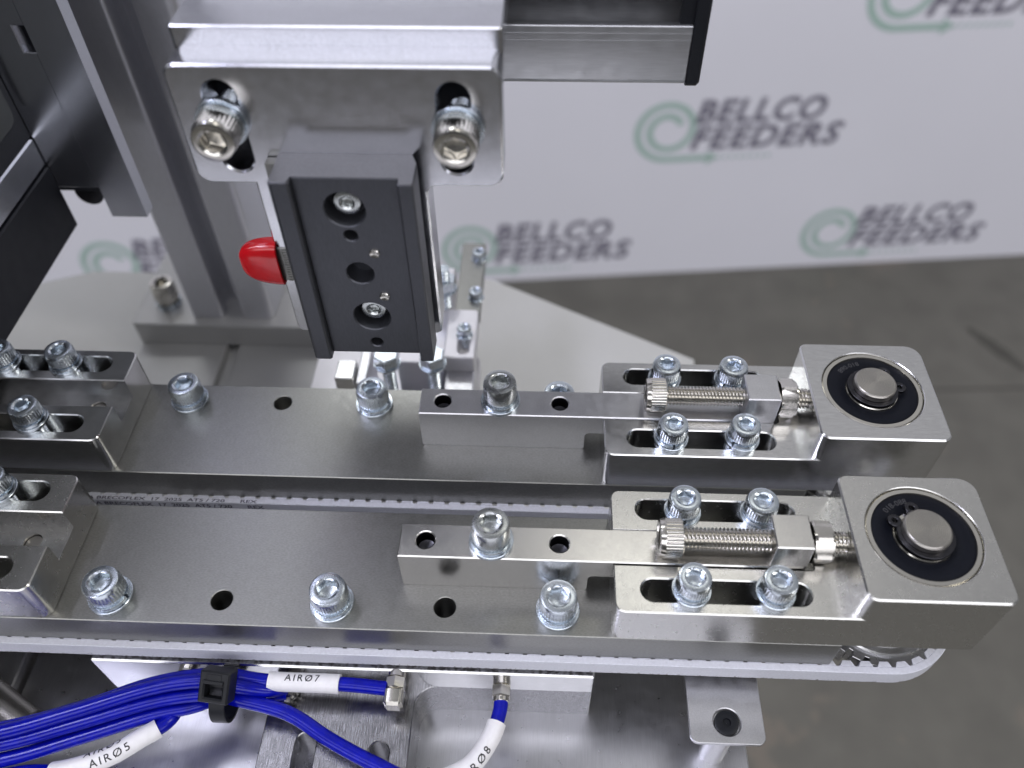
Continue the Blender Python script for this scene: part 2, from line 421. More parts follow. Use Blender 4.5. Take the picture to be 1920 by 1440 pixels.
# nut
def nut_mesh(af, t, hole):
    g = Geo(); n = 48; V = []
    def hx(k):
        a = (2 * PI * k / n) % (PI / 3) - PI / 6; return (af / 2) / math.cos(a)
    rows = [(0, .94), (.55, 1.01), (t - .55, 1.01), (t, .94)]
    for z, lim in rows:
        for k in range(n):
            a = 2 * PI * k / n; r = min(hx(k), af / 2 * (1.155 if .1 < z < t - .1 else 1.02)); V.append((r * math.cos(a), r * math.sin(a), z))
    for z in (t, 0):
        for k in range(n): a = 2 * PI * k / n; V.append((hole * math.cos(a), hole * math.sin(a), z))
    F = []
    for q in range(5):
        for k in range(n): F.append((q * n + k, q * n + (k + 1) % n, (q + 1) * n + (k + 1) % n, (q + 1) * n + k))
    g.add(V, F); return g.mesh('nut', 20)

# ------------------------------------------------------------------ THE SETTING: floor
g = Geo(); prism(g, [(-4000, -3000), (4000, -3000), (4000, 5000), (-4000, 5000)], (), -1010, -1000, 0)
fl = put('floor', g, M['floor']); fl['kind'] = 'structure'

g = Geo(); V = [(560, 948, -999.6), (1500, 1002, -999.6), (1500, 1008, -999.6), (560, 954, -999.6)]; g.add(V, [(0, 1, 2, 3)])
fj = put('floor_joint', g.mesh('floor_joint', smooth=False), mat('joint_filler', (0.075, 0.07, 0.062), 0, .8), None); fj['kind'] = 'structure'
g = Geo(); r_ = random.Random(3); V = []
for k in range(26):
    t_ = k / 25; x_ = 985 + 75 * t_ + r_.uniform(-2, 2); y_ = 1140 - 115 * t_; wd = 3 + 9 * math.sin(PI * t_) + r_.uniform(0, 3); V += [(x_ - wd, y_ - wd * .4, -999.3), (x_ + wd, y_ + wd * .4, -999.3)]
g.add(V, [(2 * k, 2 * k + 1, 2 * k + 3, 2 * k + 2) for k in range(25)])
fs = put('floor_scuff', g.mesh('floor_scuff', smooth=False), mat('scuff_mark', (0.075, 0.072, 0.062), 0, .7), None); fs['kind'] = 'structure'

# ------------------------------------------------------------------ two rails (plates) with bolts
def rail(y0, y1, xs_b, yb, xs_h, label, zoff=0):
    t = thing('conveyor_rail', label, 'conveyor rail', (60, (y0 + y1) / 2, -12))
    g = Geo(); holes = [circ(x, yb, 2.95, 28) for x in xs_h]
    prism(g, rrect(-260, y0, 196.4, y1, .6, 3), holes, -12.2, 0, .22, .05, ch=.18)
    put('rail_plate', g, M['rail'], t)
    for x in xs_b: bolt(t, x, yb, 0, 'M6')
    return t
rF = rail(0, 36.4, (0, 61, 122), 7.1, (30.5, 91.6), 'front satin aluminium rail of the pair, nearer the blue tubes')
rR = rail(48.2, 84, (1.0, 62, 122), 77.1, (31.6,), 'rear satin aluminium rail of the pair, below the hanging black slide')

# ------------------------------------------------------------------ tensioner housings
def housing(mirror, dx, dy):
    """milled slide plate with a channel and a raised bearing block"""
    X = (lambda x: x + dx) if not mirror else (lambda x: 122.0 - x + dx)
    g = Geo(); ya, yb = dy, dy + 36.2
    def xs(pts): return [(X(p[0]), p[1]) for p in pts]
    def rr(x0, y0, x1, y1, r): return xs(rrect(x0, y0, x1, y1, r))
    sl = [xs(slot(142.7, 185.5, ya + 6.3, 6.3)), xs(slot(142.7, 185.5, ya + 30.3, 6.3))]
    cor = (2.6, 0, 0, 2.6)
    hole = [xs(circ(145.5, ya + 18.4, 2.6, 24))] if mirror else []
    prism(g, rr(136, ya, 230.8, yb, (2.6, 3, 4.5, 2.6)), sl + hole, 0.05, 7.8, 0, .15)
    ch0, ch1 = ya + 13.2, ya + 23.5
    U = [(136, ya, 2.6), (197.6, ya, 0), (197.6, yb, 0), (136, yb, 2.6), (136, ch1, 0), (187.5, ch1, .8), (187.5, ch0, .8), (136, ch0, 0)]
    prism(g, xs(rpoly(U)), sl, 7.8, 15.3, .32, 0, bot=False)
    # bearing block
    cx = 213
    prism(g, rr(195, ya, 230.8, yb, (2.6, 3, 4.5, 2.6)), [xs(circ(cx, ya + 18.4, 14.25, 64))], 7.8, 25.6, .42, 0, ch=.2, bot=False)
    return g
def tensioner(dx, dy, bolts, lug, label, mt, vlabel, seal_txt):
    t = thing('belt_tensioner', label, 'belt tensioner', (190 + dx, 18 + dy, 0), 'belt tensioners at the rail ends')
    put('housing', housing(False, dx, dy), mt, t)
    cx, cy = 213 + dx, dy + 18.4
    T = Matrix.Translation((cx, cy, 0))
    g = Geo(); lathe(g, [(14.2, 17), (14.2, 24.7), (13.8, 25.25), (12.75, 25.25), (12.6, 24.9), (12.6, 17)], 96, closed=True, mtx=T)
    b = put('bearing', g, M['bearing'], t)
    def child(name, g, mt):
        me = g.mesh(name); me.materials.append(mt); c = bpy.data.objects.new(name, me); COL.objects.link(c); c.parent = b
        c.location = -t.location - b.location if False else (0, 0, 0)
        return c
    g = Geo(); lathe(g, [(7.3, 20), (7.3, 24.3), (7.7, 24.5), (8.6, 24.45), (9.3, 24.8), (11.7, 24.85), (12.3, 24.65), (12.6, 24.65), (12.6, 20)], 80, closed=True, mtx=T)
    child('rubber_seal', g, M['seal'])
    g = Geo(); lathe(g, [(6.0, 18), (6.0, 24.9), (6.2, 25.1), (7.1, 25.1), (7.3, 24.8), (7.3, 18)], 80, closed=True, mtx=T)
    child('inner_ring', g, M['bearing'])
    g = Geo(); lathe(g, [(5.95, -12), (5.95, -3.4), (5.5, -3.3), (5.5, -2.2), (5.85, -2.1), (5.85, -.5), (5.4, 0)], 72)
    put('shaft', g, M['steel'], t, (cx, cy, 28.7))
    # retaining ring with two eared ends
    a, hw = lug
    g = Geo(); a_s = a + hw; n = 60; out = []; inn = []
    for k in range(n + 1):
        an = a_s + (2 * PI - 2 * hw) * k / n
        wv = 1.0 + .55 * math.sin(PI * k / n)
        out.append((cx + (5.75 + wv) * math.cos(an), cy + (5.75 + wv) * math.sin(an))); inn.append((cx + 5.65 * math.cos(an), cy + 5.65 * math.sin(an)))
    prism(g, out + inn[::-1], (), 25.45, 26.45, .08, .08)
    for s in (a - hw, a + hw):
        lx, ly = cx + 7.5 * math.cos(s), cy + 7.5 * math.sin(s)
        prism(g, circ(lx, ly, 1.75, 24), [circ(lx, ly, .75, 14)], 25.46, 26.5, .12, .1)
    put('retaining_ring', g, M['phos'], t)
    # moulded lettering round the seal
    if seal_txt:
        tm = text_mesh(seal_txt, 1.55, 0)
        vs = []
        for (x, y) in tm[0]:
            an = math.radians(138) - x / 10.2; r = 9.75 + y
            vs.append((cx + r * math.cos(an), cy + r * math.sin(an), 24.9))
        g = Geo(); g.add(vs, tm[1]); put('lettering', g.mesh('lettering', smooth=False), M['seal_text'], t)
    # adjusting screw, stop nut
    zc = 20.6; yc = dy + 18.4
    hm = HEAD['M6n'];
    if not hm.materials: hm.materials.append(M['nickel'])
    o = put('adjusting_screw', hm, None, t, (153.4 + dx * .3, yc, zc)); o.rotation_euler = (0, -PI / 2, 0); o.rotation_euler.x = .0
    c = bpy.data.objects.new('thread', SCREW); COL.objects.link(c); c.parent = o; c.rotation_euler = (PI, 0, 0)
    o2 = put('nut', NUT, None, t, (185.9, yc, zc)); o2.rotation_mode = 'QUATERNION'; o2.rotation_quaternion = Matrix.Rotation(PI / 2, 3, 'Y').to_quaternion() @ Matrix.Rotation(.35 if dy == 0 else .1, 3, 'Z').to_quaternion()
    for (bx, by) in bolts: bolt(t, bx, by, 15.3, 'M5')
    return t
def text_mesh(s, size, extra=0.0, shear=0.0, spacing=1.0, sub=0):
    cu = bpy.data.curves.new('tmp_text', 'FONT'); cu.body = s; cu.size = size / 0.72; cu.shear = shear; cu.space_character = spacing
    cu.offset = extra; cu.resolution_u = 3
    ob = bpy.data.objects.new('tmp_text', cu); COL.objects.link(ob)
    dg = bpy.context.evaluated_depsgraph_get(); me = bpy.data.meshes.new_from_object(ob.evaluated_get(dg))
    bm = bmesh.new(); bm.from_mesh(me)
    bmesh.ops.remove_doubles(bm, verts=bm.verts, dist=size * .002)
    bmesh.ops.triangulate(bm, faces=bm.faces)
    for _ in range(sub): bmesh.ops.subdivide_edges(bm, edges=bm.edges, cuts=1, use_grid_fill=True)
    bmesh.ops.triangulate(bm, faces=bm.faces)
    bm.verts.index_update()
    vs = [(v.co.x, v.co.y) for v in bm.verts]; fs = [tuple(v.index for v in f.verts) for f in bm.faces]
    bm.free(); bpy.data.objects.remove(ob); bpy.data.curves.remove(cu); bpy.data.meshes.remove(me)
    return vs, fs
SCREW = thread_mesh(3.0, 42, 1.0, .62, n=32); SCREW.materials.append(M['nickel'])
NUT = nut_mesh(10, 4.8, 3.0); NUT.materials.append(M['nickel'])
tensioner(0, 0, ((155.2, 29.6), (175.5, 29.4), (155.3, 6.4), (176.3, 6.4)), (math.radians(126), .45),
          'front right bearing block and slotted slide, its snap ring ears pointing left and back', M['mill_r'], 'front', '018-088')
tensioner(-1, 48.3, ((154.2, 77.6), (174.4, 77.6), (154.3, 54.6), (174.8, 55.0)), (math.radians(28), .45),
          'rear right bearing block and slotted slide, its snap ring ears pointing right', M['mill'], 'rear', '890-018')

def guide_bar(dy, label, mt, dx0):
    g = Geo(); y0, y1 = dy + 13.45, dy + 23.35
    # side profile in XZ extruded along Y
    pr = rpoly([(79.6, 0.06, .8), (129.8, 0.06, .8), (129.8, 8.0, 1.6), (185.3, 8.0, 0), (185.3, 25.6, .3), (175.8, 25.6, .3), (175.8, 15.7, .4), (79.6, 15.7, .3)])
    # top with two holes: build as separate upper skin so the holes go through
    hx = [86.5, 122.0]
    body = rpoly([(79.6, 0.06, .8), (129.8, 0.06, .8), (129.8, 8.0, 1.6), (185.3, 8.0, 0), (185.3, 11, 0), (79.6, 11, 0)])
    prism(g, body, (), -y1, -y0, 0, 0, mtx=XZ)
    T = rpoly([(79.6, y0, .0), (175.9, y0, 0), (175.9, y1, 0), (79.6, y1, .0)])
    prism(g, T, [circ(x, dy + 18.5, 2.6, 28) for x in hx], 10.98, 15.7, .28, 0, bot=False)
    prism(g, rrect(175.8, y0, 185.3, y1, .3, 2), (), 11.0, 25.6, .3, 0)
    t = thing('guide_bar', label, 'guide bar', (104, dy + 18.4, 0), 'guide bars carrying the adjusting screws')
    put('bar', g, mt, t)
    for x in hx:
        g = Geo(); lathe(g, [(.1, 11.05), (1.2, 11.12), (2.35, 11.6), (2.58, 12.2), (2.58, 15.2)], 28, mtx=Matrix.Translation((x, dy + 18.5, 0)), cap0=False, cap1=False); put('hole_shade_lining', g, M['phos'], t)  # dark surface put in to give the shallow hole its deep shade
    bolt(t, 104.0, dy + 18.6, 15.7, 'M6', 'zinc_plain', head='M6p', shank=False, wmat='zinc_plain')
    return t
guide_bar(0, 'stepped aluminium bar bolted flat on the front rail, mirror of a bolt in its face', M['bar'], 0)
guide_bar(48.1, 'stepped aluminium bar bolted on the rear rail, short scratch on its face', M['bead'], 0)

# left slides (same casting, mirrored, running out of the picture)
for (dx, dy, bl, lab, mt) in ((0, 0.3, ((-34.5, 30.2), (-53, 30.2)), 'front left slotted slide with a milled channel, by the front rail\'s first bolt', M['mill_r']),
                          (.2, 48.4, ((-34.6, 78), (-54.4, 78), (-36.2, 55.4)), 'rear left slotted slide with three bolts showing and a milled channel', M['mill'])):
    t = thing('slotted_slide', lab, 'slotted slide', (-44, dy + 18, 0), 'slotted slides at the left edge')
    put('housing', housing(True, dx, dy), mt, t)
    g = Geo(); lathe(g, [(0.1, 6.9), (2.4, 6.9), (2.5, 6.7), (2.5, 3)], 24, mtx=Matrix.Translation((122 - 145.5 + dx, dy + 18.4, 0)), cap0=False)
    put('dowel_pin', g, M['steel'], t)
    for (bx, by) in bl: bolt(t, bx, by, 15.3, 'M5')

# ------------------------------------------------------------------ timing belts and pulleys
BK = 1.95
def belt(dy, label, zt, txt):
    cx0, cx1, cy, R = -87.0, 213.0 + (0 if dy < 1 else -1), 18.4 + dy, 20.3
    t = thing('timing_belt', label, 'timing belt', (cx1, cy, zt - 6), 'timing belts under the rails')
    def path(r, n=40):
        p = []
        for k in range(n + 1): a = -PI / 2 + PI * k / n; p.append((cx1 + r * math.cos(a), cy + r * math.sin(a)))
        for k in range(n + 1): a = PI / 2 + PI * k / n; p.append((cx0 + r * math.cos(a), cy + r * math.sin(a)))
        return p
    g = Geo(); prism(g, path(R), [path(R - BK)], zt - 6, zt, .18, .15)
    o = put('belt_band', g, M['belt'], t)
    # one tooth mesh, placed along the pitch line
    g = Geo(); prism(g, [(-1.95, -.02), (1.95, -.02), (1.15, 1.5), (-1.15, 1.5)], (), 0, 5.98, .05, 0)
    tm = g.mesh('tooth'); tm.materials.append(M['belt'])
    rest = Geo(); pitch = 5.0; Ls = cx1 - cx0; rp_ = 19.1; n_s = int(Ls / pitch)
    for k in range(n_s):
        x = cx1 - 2.0 - k * pitch
        if dy == 0 or True:
            mtx = Matrix.Translation((x, cy - (R - BK), zt - 6))
            if x > -45: 
                c = put('tooth', tm, None, t, (x, cy - (R - BK), zt - 6))
            else: prism(rest, [(-1.95, -.02), (1.95, -.02), (1.15, 1.5), (-1.15, 1.5)], (), 0, 5.98, .05, 0, mtx=mtx)
        prism(rest, [(-1.95, -.02), (1.95, -.02), (1.15, 1.5), (-1.15, 1.5)], (), 0, 5.98, .05, 0, mtx=Matrix.Translation((x, cy + (R - BK), zt - 6)) @ Matrix.Rotation(PI, 4, 'Z'))
    for k in range(12):
        a = -PI / 2 + (k * pitch + 3.0) / rp_; r = R - BK
        o = put('tooth', tm, None, t, (cx1 + r * math.cos(a), cy + r * math.sin(a), zt - 6)); o.rotation_euler = (0, 0, a + PI / 2)
    st = put('hidden_teeth', rest, M['belt'], t); st['kind'] = 'stuff'
    if txt:
        tv, tf = text_mesh(txt, 1.75, .05)
        g = Geo(); g.add([(-30.5 + x * 1.2, cy - R - .03, zt - 2.85 + y) for x, y in tv], tf)
        put('printed_text', g.mesh('printed_text', smooth=False), M['ink'], t)
        g = Geo(); g.add([(-32.5 + x * 1.2, cy - R + .22 + y * .62, zt + .02) for x, y in tv], tf)
        put('printed_text', g.mesh('printed_text', smooth=False), M['ink'], t)
    # toothed pulley
    pl = thing('toothed_pulley', ('shiny toothed pulley showing under the front right bearing block' if dy < 1 else 'toothed pulley under the rear right bearing block'), 'pulley', (cx1, cy, zt - 7), 'toothed pulleys')
    pts = []
    for k in range(24):
        a = -PI / 2 + (k * pitch + 3.0 + 2.5) / rp_ ; 
        for (da, r) in ((-.075, 18.45), (.075, 18.45), (.100, 16.75), (.162, 16.75)): 
            if len(pts) >= 96: break
            pts.append((cx1 + r * math.cos(a + da), cy + r * math.sin(a + da)))
    g = Geo(); prism(g, pts, (), zt - 7, zt - .4, .12, .1); put('toothed_rim', g, M['gear'], pl)
    g = Geo(); lathe(g, [(15.5, zt - .4), (15.5, zt + .5), (15.1, zt + 1.0), (13.5, zt + 1.0), (13.0, zt + 1.6), (13.0, -1.2), (6, -1.2)], 72, mtx=Matrix.Translation((cx1, cy, 0)), cap0=False)
    put('hub', g, M['mill'], pl)
belt(-0.1, 'white toothed belt round the front rail, dark grime along its lower edge', -12.3, None)
belt(47.5, 'white toothed belt in the gap between the rails, printed with dark letters', -11.9,
     'MEGA BRECOFLEX  17  2025  AT5 / 720      REX')

# ------------------------------------------------------------------ slide stage hanging from the slotted bracket
br = thing('slotted_bracket', 'thick silver bracket with two upright slots, carrying the hanging black slide', 'bracket', (70, 74, 91))
g = Geo()
# front plate outline in XZ, tongue going down behind the stage
out = rpoly([(33.4, 91, 3.5), (46.9, 91, 0), (46.9, 41, 2), (88.0, 41, 2), (88.0, 91, 2.5), (106.3, 91, 3.5), (106.3, 121, 3.0), (33.4, 121, 3.0)])
prism(g, out, [slotv(44.4, 94.4, 117.2, 7.0), slotv(95.6, 94.4, 117.2, 7.0)], -78.6, -70.0, .5, 0, mtx=XZ)
put('front_plate', g, M['bracket'], br)
g = Geo(); box(g, 36, 78.65, 92, 104, 80, 117.4, .2); put('slot_shade_plate', g, M['blackplastic'], br)  # black sheet standing in for the deep shade behind the slots
g = Geo(); box(g, 33.6, 78.62, 117.5, 106.2, 112, 125.3, .4, 1.0)
put('rear_block', g, M['bracket'], br)
for x, z in ((43.6, 107.6), (96.4, 106.6)):
    bolt(br, x, 70.0, z, 'M6', 'nickel', head='M6n', axis=(0, -1, 0))
st = thing('linear_slide', 'black channel shaped slide hanging with two recessed screws in its face', 'linear slide', (70, 66, 42.5))
g = Geo()
yb, yc, yf = 70.0, 60.8, 58.4
# plan outline: channel with two front flanges, extruded up
plan = rpoly([(54.2, yb, .3), (54.2, yf + .5, 0), (55.0, yf, .0), (58.4, yf, 0), (58.9, yf + .5, 0), (59.2, yc, .3), (82.9, yc, .3), (83.3, yf + .3, 0), (83.5, yf, 0), (86.4, yf, 0), (86.8, yf + .4, 0), (86.8, yb - 3.4, .3), (85.4, yb - 3.4, .0), (85.4, yb, 0)])
prism(g, plan, (), 42.6, 99.4, .22, .22)
sbody = put('slide_body', g, M['anod'], st)
# recesses and screws in the face: rings set in the face
def face_hole(x, z, r, depth, mt, ring=True):
    gg = Geo(); lathe(gg, [(r + .35, .03), (r, -.0), (r, -.02), (r * .98, .02)], 40, cap0=False, cap1=False)
    return gg
# cut the holes properly: rebuild the face as a plate with through holes in front of the body
bpy.data.objects.remove(sbody)
g = Geo()
hl = [circ(69.8, 90.6, 4.75, 40), circ(71.5, 56.4, 4.75, 40), circ(70.1, 83.1, 1.6, 20), circ(71.5, 46.8, 1.6, 20), circ(70.6, 71.3, 3.35, 32)]
prism(g, rrect(58.9, 42.6, 83.2, 99.4, 0), hl, -66.0, -yc, .22, .0, ch=.3, mtx=XZ)
plan_l = rpoly([(54.2, yb, .3), (54.2, yf + .5, 0), (55.0, yf, .0), (58.4, yf, 0), (58.9, yf + .5, 0), (58.9, yb, .0)])
plan_r = rpoly([(83.2, yf + .4, 0), (83.6, yf, 0), (86.4, yf, 0), (86.8, yf + .4, 0), (86.8, yb - 3.4, .3), (85.4, yb - 3.4, .0), (85.4, yb, 0), (83.2, yb, 0)])
prism(g, plan_l, (), 42.0, 99.4, .22, .22); prism(g, plan_r, (), 42.0, 99.4, .22, .22)
box(g, 58.9, 66.0, 42.6, 83.2, yb, 99.4, 0)
put('slide_body', g, M['anod'], st)
g = Geo(); prism(g, rpoly([(54.3, yb, 0), (54.3, yf + .6, 0), (55.1, yf + .1, 0), (58.4, yf + .1, 0), (58.9, yc + .1, 0), (83.2, yc + .1, 0), (83.6, yf + .1, 0), (86.3, yf + .1, 0), (86.7, yf + .6, 0), (86.7, yb - 3.4, 0), (85.4, yb, 0)]), (), 99.42, 99.6, .05, 0)
put('top_end', g, M['topend'], st)
for (x, z) in ((69.9, 90.7), (71.5, 56.5)):
    hm = HEAD['M4']; 
    if not hm.materials: hm.materials.append(M['zinc_plain'])
    o = put('recessed_screw', hm, None, st, (x, 65.95, z)); o.rotation_euler = (PI / 2, random.random(), 0)
    g = Geo(); lathe(g, [(4.3, 0), (4.3, .5), (3.9, .8), (3.0, .8)], 32); 
for (x, z) in ((75.1, 77.9), (75.8, 63.9)):
    g = Geo(); lathe(g, [(1.35, 0), (1.35, .5), (1.1, .75), (.5, .55), (.05, .5)], 20)
    o = put('dowel_pin', g, M['nickel'], st, (x, yc + .1, z)); o.rotation_euler = (PI / 2, 0, 0)
# rail behind the slide, and side strips
g = Geo(); box(g, 48.6, 70.1, 62.0, 54.1, 72.4, 91.0, .2); put('side_strip', g, M['rail'], st)
g = Geo(); box(g, 51.4, 67.2, 43.5, 54.15, 69.8, 98.6, .2); put('side_rail', g, M['anod_s'], st)
# red cap with its metal neck and printed scale
rc = thing('red_capped_knob', 'glossy red vinyl cap on a ribbed metal tab, left of the black slide', 'cap', (46, 72, 66))
g = Geo(); box(g, 45.4, 69.6, 60.4, 54, 73.0, 71.6, .3)
for k in range(13): box(g, 48.6, 69.3, 60.7 + k * .82, 51.9, 69.6, 61.05 + k * .82, .05)
put('metal_tab', g, M['anod_s'], rc)
bm = bmesh.new()
NU, NV = 28, 40
import itertools
g = Geo(); V = []; F = []
for i in range(NU + 1):
    t_ = i / NU; ang = t_ * PI / 2
    xx = 37.2 + 10.4 * math.sin(ang) ** 1.0 if False else 36.6 + 10.8 * (1 - math.cos(ang))
    s = math.sin(ang) ** .62
    for k in range(NV):
        a = 2 * PI * k / NV; ca, sa = math.cos(a), math.sin(a)
        p = 3.6
        yy = 70.9 + 3.3 * s * math.copysign(abs(ca) ** (2 / p), ca)
        zz = 66.2 + 6.9 * s * math.copysign(abs(sa) ** (2 / p), sa)
        V.append((xx, yy, zz))
for k in range(NV):
    a = 2 * PI * k / NV; ca, sa = math.cos(a), math.sin(a); p = 3.6
    V.append((47.6, 70.9 + 2.9 * math.copysign(abs(ca) ** (2 / p), ca), 66.2 + 6.4 * math.copysign(abs(sa) ** (2 / p), sa)))
for k in range(NV):
    a = 2 * PI * k / NV; ca, sa = math.cos(a), math.sin(a); p = 3.6
    V.append((45.0, 70.9 + 2.8 * math.copysign(abs(ca) ** (2 / p), ca), 66.2 + 6.3 * math.copysign(abs(sa) ** (2 / p), sa)))
for i in range(NU + 2):
    for k in range(NV): F.append((i * NV + k, i * NV + (k + 1) % NV, (i + 1) * NV + (k + 1) % NV, (i + 1) * NV + k))
g.add(V, F); put('vinyl_cap', g.mesh('vinyl_cap', 50), M['red'], rc)

# ------------------------------------------------------------------ horizontal slotted beam with black end cap
bm_ = thing('slotted_beam', 'horizontal slotted aluminium beam with a black end cap, right of the bracket', 'beam', (100, 130, 95))
prof = rpoly([(110, 95.2, 1.6), (150, 95.2, 1.6), (150, 135.2, 1.6), (110, 135.2, 1.6), (110, 119.3, .5), (112.2, 119.3, 0), (112.2, 125.5, 0), (119, 125.5, 0), (125.5, 119.4, 0), (125.5, 110.0, 0), (119, 104.2, 0), (112.2, 104.2, 0), (112.2, 111.1, 0), (110, 111.1, .5)])
T = Matrix(((0, 0, 1, 0), (1, 0, 0, 0), (0, 1, 0, 0), (0, 0, 0, 1)))
g = Geo(); prism(g, prof, (), 30, 152.0, .2, 0, mtx=T)
# fine ribs along the slot lips
for z in (109.2, 107.4): prism(g, [(109.93, z), (110.0, z - .25), (110.2, z), (110.0, z + .25)], (), 30, 151.9, 0, 0, mtx=T)
put('beam_profile', g, M['profile_b'], bm_)
g = Geo(); prism(g, rrect(109.4, 94.6, 150.6, 135.8, 2.2), (), 152.02, 155.6, .7, .2, mtx=T)
put('end_cap', g, M['blackplastic'], bm_)
g = Geo(); box(g, 148.6, 110.8, 106.2, 152.0, 113.5, 118.8, .3); put('cap_plug', g, M['blackplastic'], bm_)

# ------------------------------------------------------------------ upright column on its base plate
cl = thing('upright_column', 'tall grey slotted profile column standing on the pale base plate', 'column', (-36, 213, -77))
x0, x1, yf = -56.6, -15.8, 193.4
prof = rpoly([(x0, yf, 1.8), (x0 + 15.4, yf, 1.4), (x0 + 15.4, yf + 7, 0), (x0 + 12.5, yf + 7.0, 0), (x0 + 12.5, yf + 11, .0), (x0 + 15, yf + 14, 0), (x1 - 15, yf + 14, 0), (x1 - 12.5, yf + 11, 0), (x1 - 12.5, yf + 7, 0), (x1 - 15.4, yf + 7, 0), (x1 - 15.4, yf, 1.4), (x1, yf, 3.5), (x1, yf + 41, 3), (x0, yf + 41, 3)])
g = Geo(); prism(g, prof, (), -76.95, 330, .3, .2); put('column_profile', g, M['profile'], cl)
bp_ = thing('base_plate', 'pale rounded base plate under the grey column with a single bolt', 'base plate', (-30, 210, -97))
g = Geo(); prism(g, rrect(-86, 188, 40, 250, 2.5), [], -90.5, -77, .6, .3); put('upper_plate', g, M['basep'], bp_)
g = Geo(); prism(g, rrect(-84.5, 150, 14, 250, 1.5), [slotv(-38.5, 160, 194, 6.5)], -96.4, -90.6, .4, 0); put('lower_plate', g, M['basep'], bp_)
o = bolt(bp_, -71.5, 203.5, -77, 'M6', 'nickel', head='M6n', shank=False, wmat='phos'); o.scale = (1.15, 1.15, 1.9)

# ------------------------------------------------------------------ vertical slide plates at top left
vs = thing('vertical_slide', 'tall dark grey slide of two long plates left of the column', 'slide', (-40, 155, 20))
g = Geo(); box(g, -44.9, 150, 17.8, -31.6, 156, 330, .5); put('outer_plate', g, M['dark'], vs)
g = Geo()
Bp = [(-59.6, 30.6), (-45.4, 30.6), (-45.4, 81.6), (-49.0, 81.6), (-49.0, 89.8), (-45.4, 89.8), (-45.4, 330), (-75, 330), (-75, 60)]
prism(g, [(-75, 30.6), (-45.1, 30.6), (-45.1, 81.6), (-49.3, 81.6), (-49.3, 90.2), (-45.1, 90.2), (-45.1, 330), (-75, 330)], (), -155.6, -150.4, .35, .3, mtx=XZ)
put('inner_plate', g, M['dark'], vs)
g = Geo(); box(g, -75, 156.05, 25, -47, 172, 330, .3); put('slide_core', g, M['blackbox'], vs)
g = Geo(); lathe(g, [(5.2, 0), (5.2, 14)], 32, mtx=axis_mtx((-54.5, 157, 23.5), (0, 1, 0))); put('round_rod', g, M['phos'], vs)

# actuator body running towards the camera, seen on its right side
ac = thing('black_actuator', 'big black box shaped actuator at the left edge with a silver strip above', 'actuator', (-80, 120, 15))
g = Geo(); box(g, -230, -20, 13.6, -60, 150.2, 39.6, .5); 
put('black_cover', g, M['blackbox'], ac)
g = Geo(); box(g, -229, -19, 40.2, -60.6, 149.8, 51.0, .6); put('silver_strip', g, M['dark'], ac)
g = Geo(); box(g, -230, -20, 51.4, -60.9, 150.0, 135, .3); put('side_frame', g, M['anod'], ac)
g = Geo(); prism(g, rrect(0, 59.5, 146.5, 100, 4), (), -60.9, -60.2, .2, 0, mtx=Matrix(((0, 0, 1, 0), (1, 0, 0, 0), (0, 1, 0, 0), (0, 0, 0, 1)))) ; put('grey_panel', g, M['panel'], ac)

g = Geo(); box(g, -330, 100, 200, -125, 330, 260, 1.0); put('upper_shade_box', g, M['panel'], ac)  # box added out of view to shade the left of the table plate
g = Geo(); box(g, -200, 120, 135.5, -125, 300, 199.9, .5); put('shade_box_bracket', g, M['dark'], ac)  # unseen support added with the shading box

# ------------------------------------------------------------------ pale table plate behind, machine deck in front
g = Geo(); prism(g, [(-190, 60), (192, 60), (192.2, 191), (88.7, 247.2), (-134.8, 248.2), (-190, 226)], (), -100, -96.5, .3, .2)
single('table_plate', g, M['table'], 'pale grey table plate with a slanted corner behind the rails', 'table plate')
dk = thing('machine_deck', 'bright brushed aluminium deck below the front rail with a milled pocket', 'deck', (90, -10, -60))
g = Geo(); prism(g, rrect(-43.5, -140, 179.4, 42, .5, 2), [], -60, -48, .4, .2); put('deck_plate', g, M['brush'], dk)
g = Geo()
pad = rpoly([(37.5, -60, 0), (82.3, -60, 0), (81.6, -9.5, 6.5), (90, -3.0, 0), (90, 30, 0), (37.5, 30, 0)])
prism(g, rpoly([(40.6, -60, 0), (82.3, -60, 0), (82.0, -3.02, 6.5), (132.6, -3.02, 0), (132.6, 29, 0), (40.6, 29, 0)]), [slotv(53.2, -45, -17.2, 5.8), slotv(73.8, -45, -19.0, 5.8)], -47.98, -30, .3, 0); put('raised_pad', g, M['darkbrush'], dk)
g = Geo(); prism(g, rrect(-120, -140, -44.6, 60, .8, 2), (), -70, -44, .5, .3)
single('side_plate', g, M['bead'], 'grey plate at the bottom left edge beyond a black gap', 'plate')
g = Geo(); lathe(g, [(4.6, 0), (5, .5), (5, 70)], 36, mtx=axis_mtx((-33.5, -14.5, -43), (-1, .55, .12)))
single('steel_rod', g, M['steel'], 'dull steel rod end at the bottom left corner behind the tubes', 'rod')
g = Geo(); lathe(g, [(4.2, 0), (4.2, 26)], 32, mtx=Matrix.Translation((173.5, -14, -48)))
# manifold block under the belt
mb = thing('manifold_block', 'long silver air manifold block under the front belt with hose fittings', 'manifold', (60, 5, -48))
g = Geo(); box(g, -10.4, -3.0, -47.9, 133.0, 30, -19.6, .5, .6); put('block', g, M['mill'], mb)

